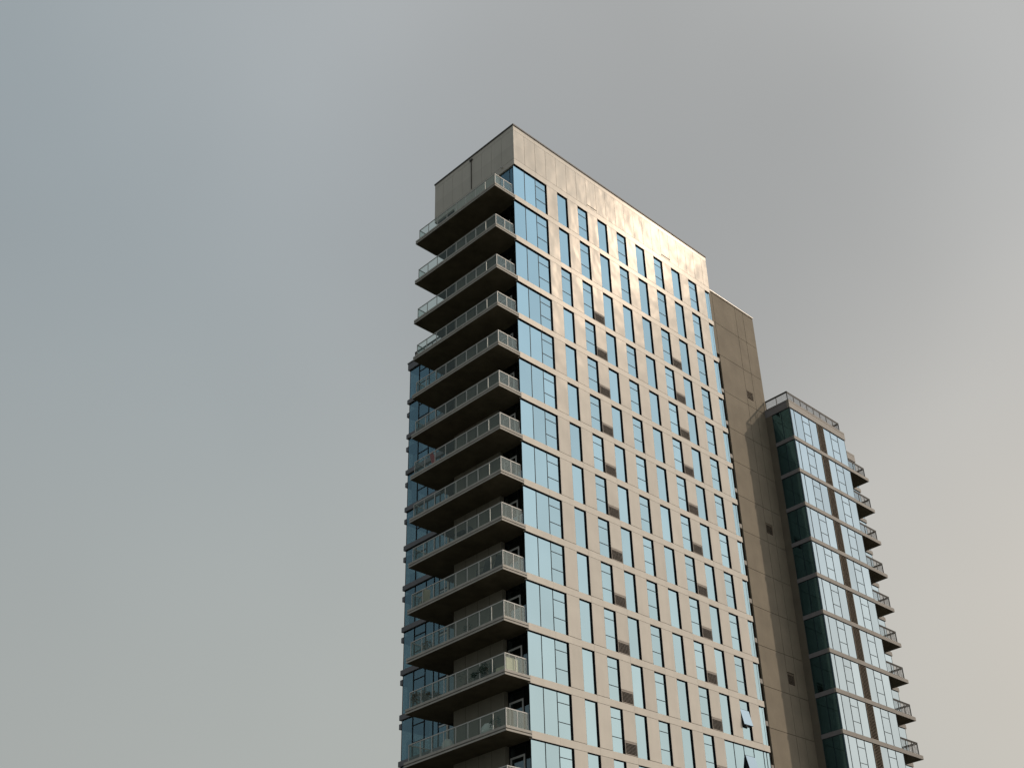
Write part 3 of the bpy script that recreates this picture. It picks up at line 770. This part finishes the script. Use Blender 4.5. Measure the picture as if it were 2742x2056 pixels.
u = dotv(SUN)
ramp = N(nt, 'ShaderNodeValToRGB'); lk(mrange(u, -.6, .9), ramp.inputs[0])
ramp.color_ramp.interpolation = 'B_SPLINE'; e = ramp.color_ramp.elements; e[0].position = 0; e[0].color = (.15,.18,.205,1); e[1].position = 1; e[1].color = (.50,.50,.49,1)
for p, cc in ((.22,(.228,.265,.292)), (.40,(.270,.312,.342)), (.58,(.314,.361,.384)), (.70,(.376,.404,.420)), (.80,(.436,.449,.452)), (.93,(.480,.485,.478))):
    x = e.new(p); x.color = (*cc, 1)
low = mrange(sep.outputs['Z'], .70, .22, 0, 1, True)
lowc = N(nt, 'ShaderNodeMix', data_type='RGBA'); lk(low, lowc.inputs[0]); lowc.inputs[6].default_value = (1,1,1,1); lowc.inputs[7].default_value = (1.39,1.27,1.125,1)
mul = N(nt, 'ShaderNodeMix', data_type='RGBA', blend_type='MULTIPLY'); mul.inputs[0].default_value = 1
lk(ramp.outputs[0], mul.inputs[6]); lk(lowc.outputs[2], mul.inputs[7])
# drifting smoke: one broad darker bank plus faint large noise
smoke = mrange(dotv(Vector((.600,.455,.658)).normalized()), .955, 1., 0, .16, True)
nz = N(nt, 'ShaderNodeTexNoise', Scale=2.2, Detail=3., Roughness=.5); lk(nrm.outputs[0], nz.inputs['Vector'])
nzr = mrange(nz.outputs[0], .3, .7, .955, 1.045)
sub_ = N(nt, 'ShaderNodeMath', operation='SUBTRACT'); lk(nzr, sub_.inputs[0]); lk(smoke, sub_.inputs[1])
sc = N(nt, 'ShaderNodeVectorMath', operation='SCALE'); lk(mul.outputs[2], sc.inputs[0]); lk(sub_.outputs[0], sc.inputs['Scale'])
# bright aureole round the sun, whiter high up and warmer low down
aur = mrange(u, .835, .905, 0, 1, True)
ac = N(nt, 'ShaderNodeMix', data_type='RGBA'); lk(mrange(sep.outputs['Z'], .32, .66), ac.inputs[0])
ac.inputs[6].default_value = (1.42,1.16,1.00,1); ac.inputs[7].default_value = (.88,.98,1.10,1)
am = N(nt, 'ShaderNodeVectorMath', operation='SCALE'); lk(ac.outputs[2], am.inputs[0]); lk(aur, am.inputs['Scale'])
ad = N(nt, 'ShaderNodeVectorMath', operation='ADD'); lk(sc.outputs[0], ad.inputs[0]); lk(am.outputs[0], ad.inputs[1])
# physical sky adds its own weak gradient
sky = N(nt, 'ShaderNodeTexSky'); sky.sky_type = 'NISHITA'; sky.sun_disc = False
sky.sun_elevation = math.asin(SUN.z); sky.sun_rotation = math.atan2(SUN.x, SUN.y); sky.dust_density = 6; sky.air_density = 1
sks = N(nt, 'ShaderNodeVectorMath', operation='SCALE'); lk(sky.outputs[0], sks.inputs[0]); sks.inputs['Scale'].default_value = .002
ad2 = N(nt, 'ShaderNodeVectorMath', operation='ADD'); lk(ad.outputs[0], ad2.inputs[0]); lk(sks.outputs[0], ad2.inputs[1])
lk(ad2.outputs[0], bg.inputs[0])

# ------------------------------------------------------------------ camera
cd = bpy.data.cameras.new('camera'); cam = bpy.data.objects.new('camera', cd); COL.objects.link(cam)
yaw, pit, rol = CAM_YPR
F = Vector((math.sin(yaw)*math.cos(pit), math.cos(yaw)*math.cos(pit), math.sin(pit)))
R = Vector((math.cos(yaw), -math.sin(yaw), 0)); U = R.cross(F)
R2 = R*math.cos(rol)+U*math.sin(rol); U2 = -R*math.sin(rol)+U*math.cos(rol)
cam.matrix_world = Matrix.Translation(CAM_LOC) @ Matrix((R2, U2, -F)).transposed().to_4x4()
cd.sensor_fit = 'HORIZONTAL'; cd.sensor_width = 36; cd.lens = CAM_F/2742*36
cd.shift_x = (1371-CAM_P[0])/2742; cd.shift_y = (CAM_P[1]-1028)/2742
cd.clip_end = 5000
SC.camera = cam
SC.view_settings.view_transform = 'Standard'; SC.view_settings.look = 'None'; SC.view_settings.exposure = 0; SC.view_settings.gamma = 1
SC.cycles.max_bounces = 8; SC.cycles.transparent_max_bounces = 24; SC.cycles.glossy_bounces = 4
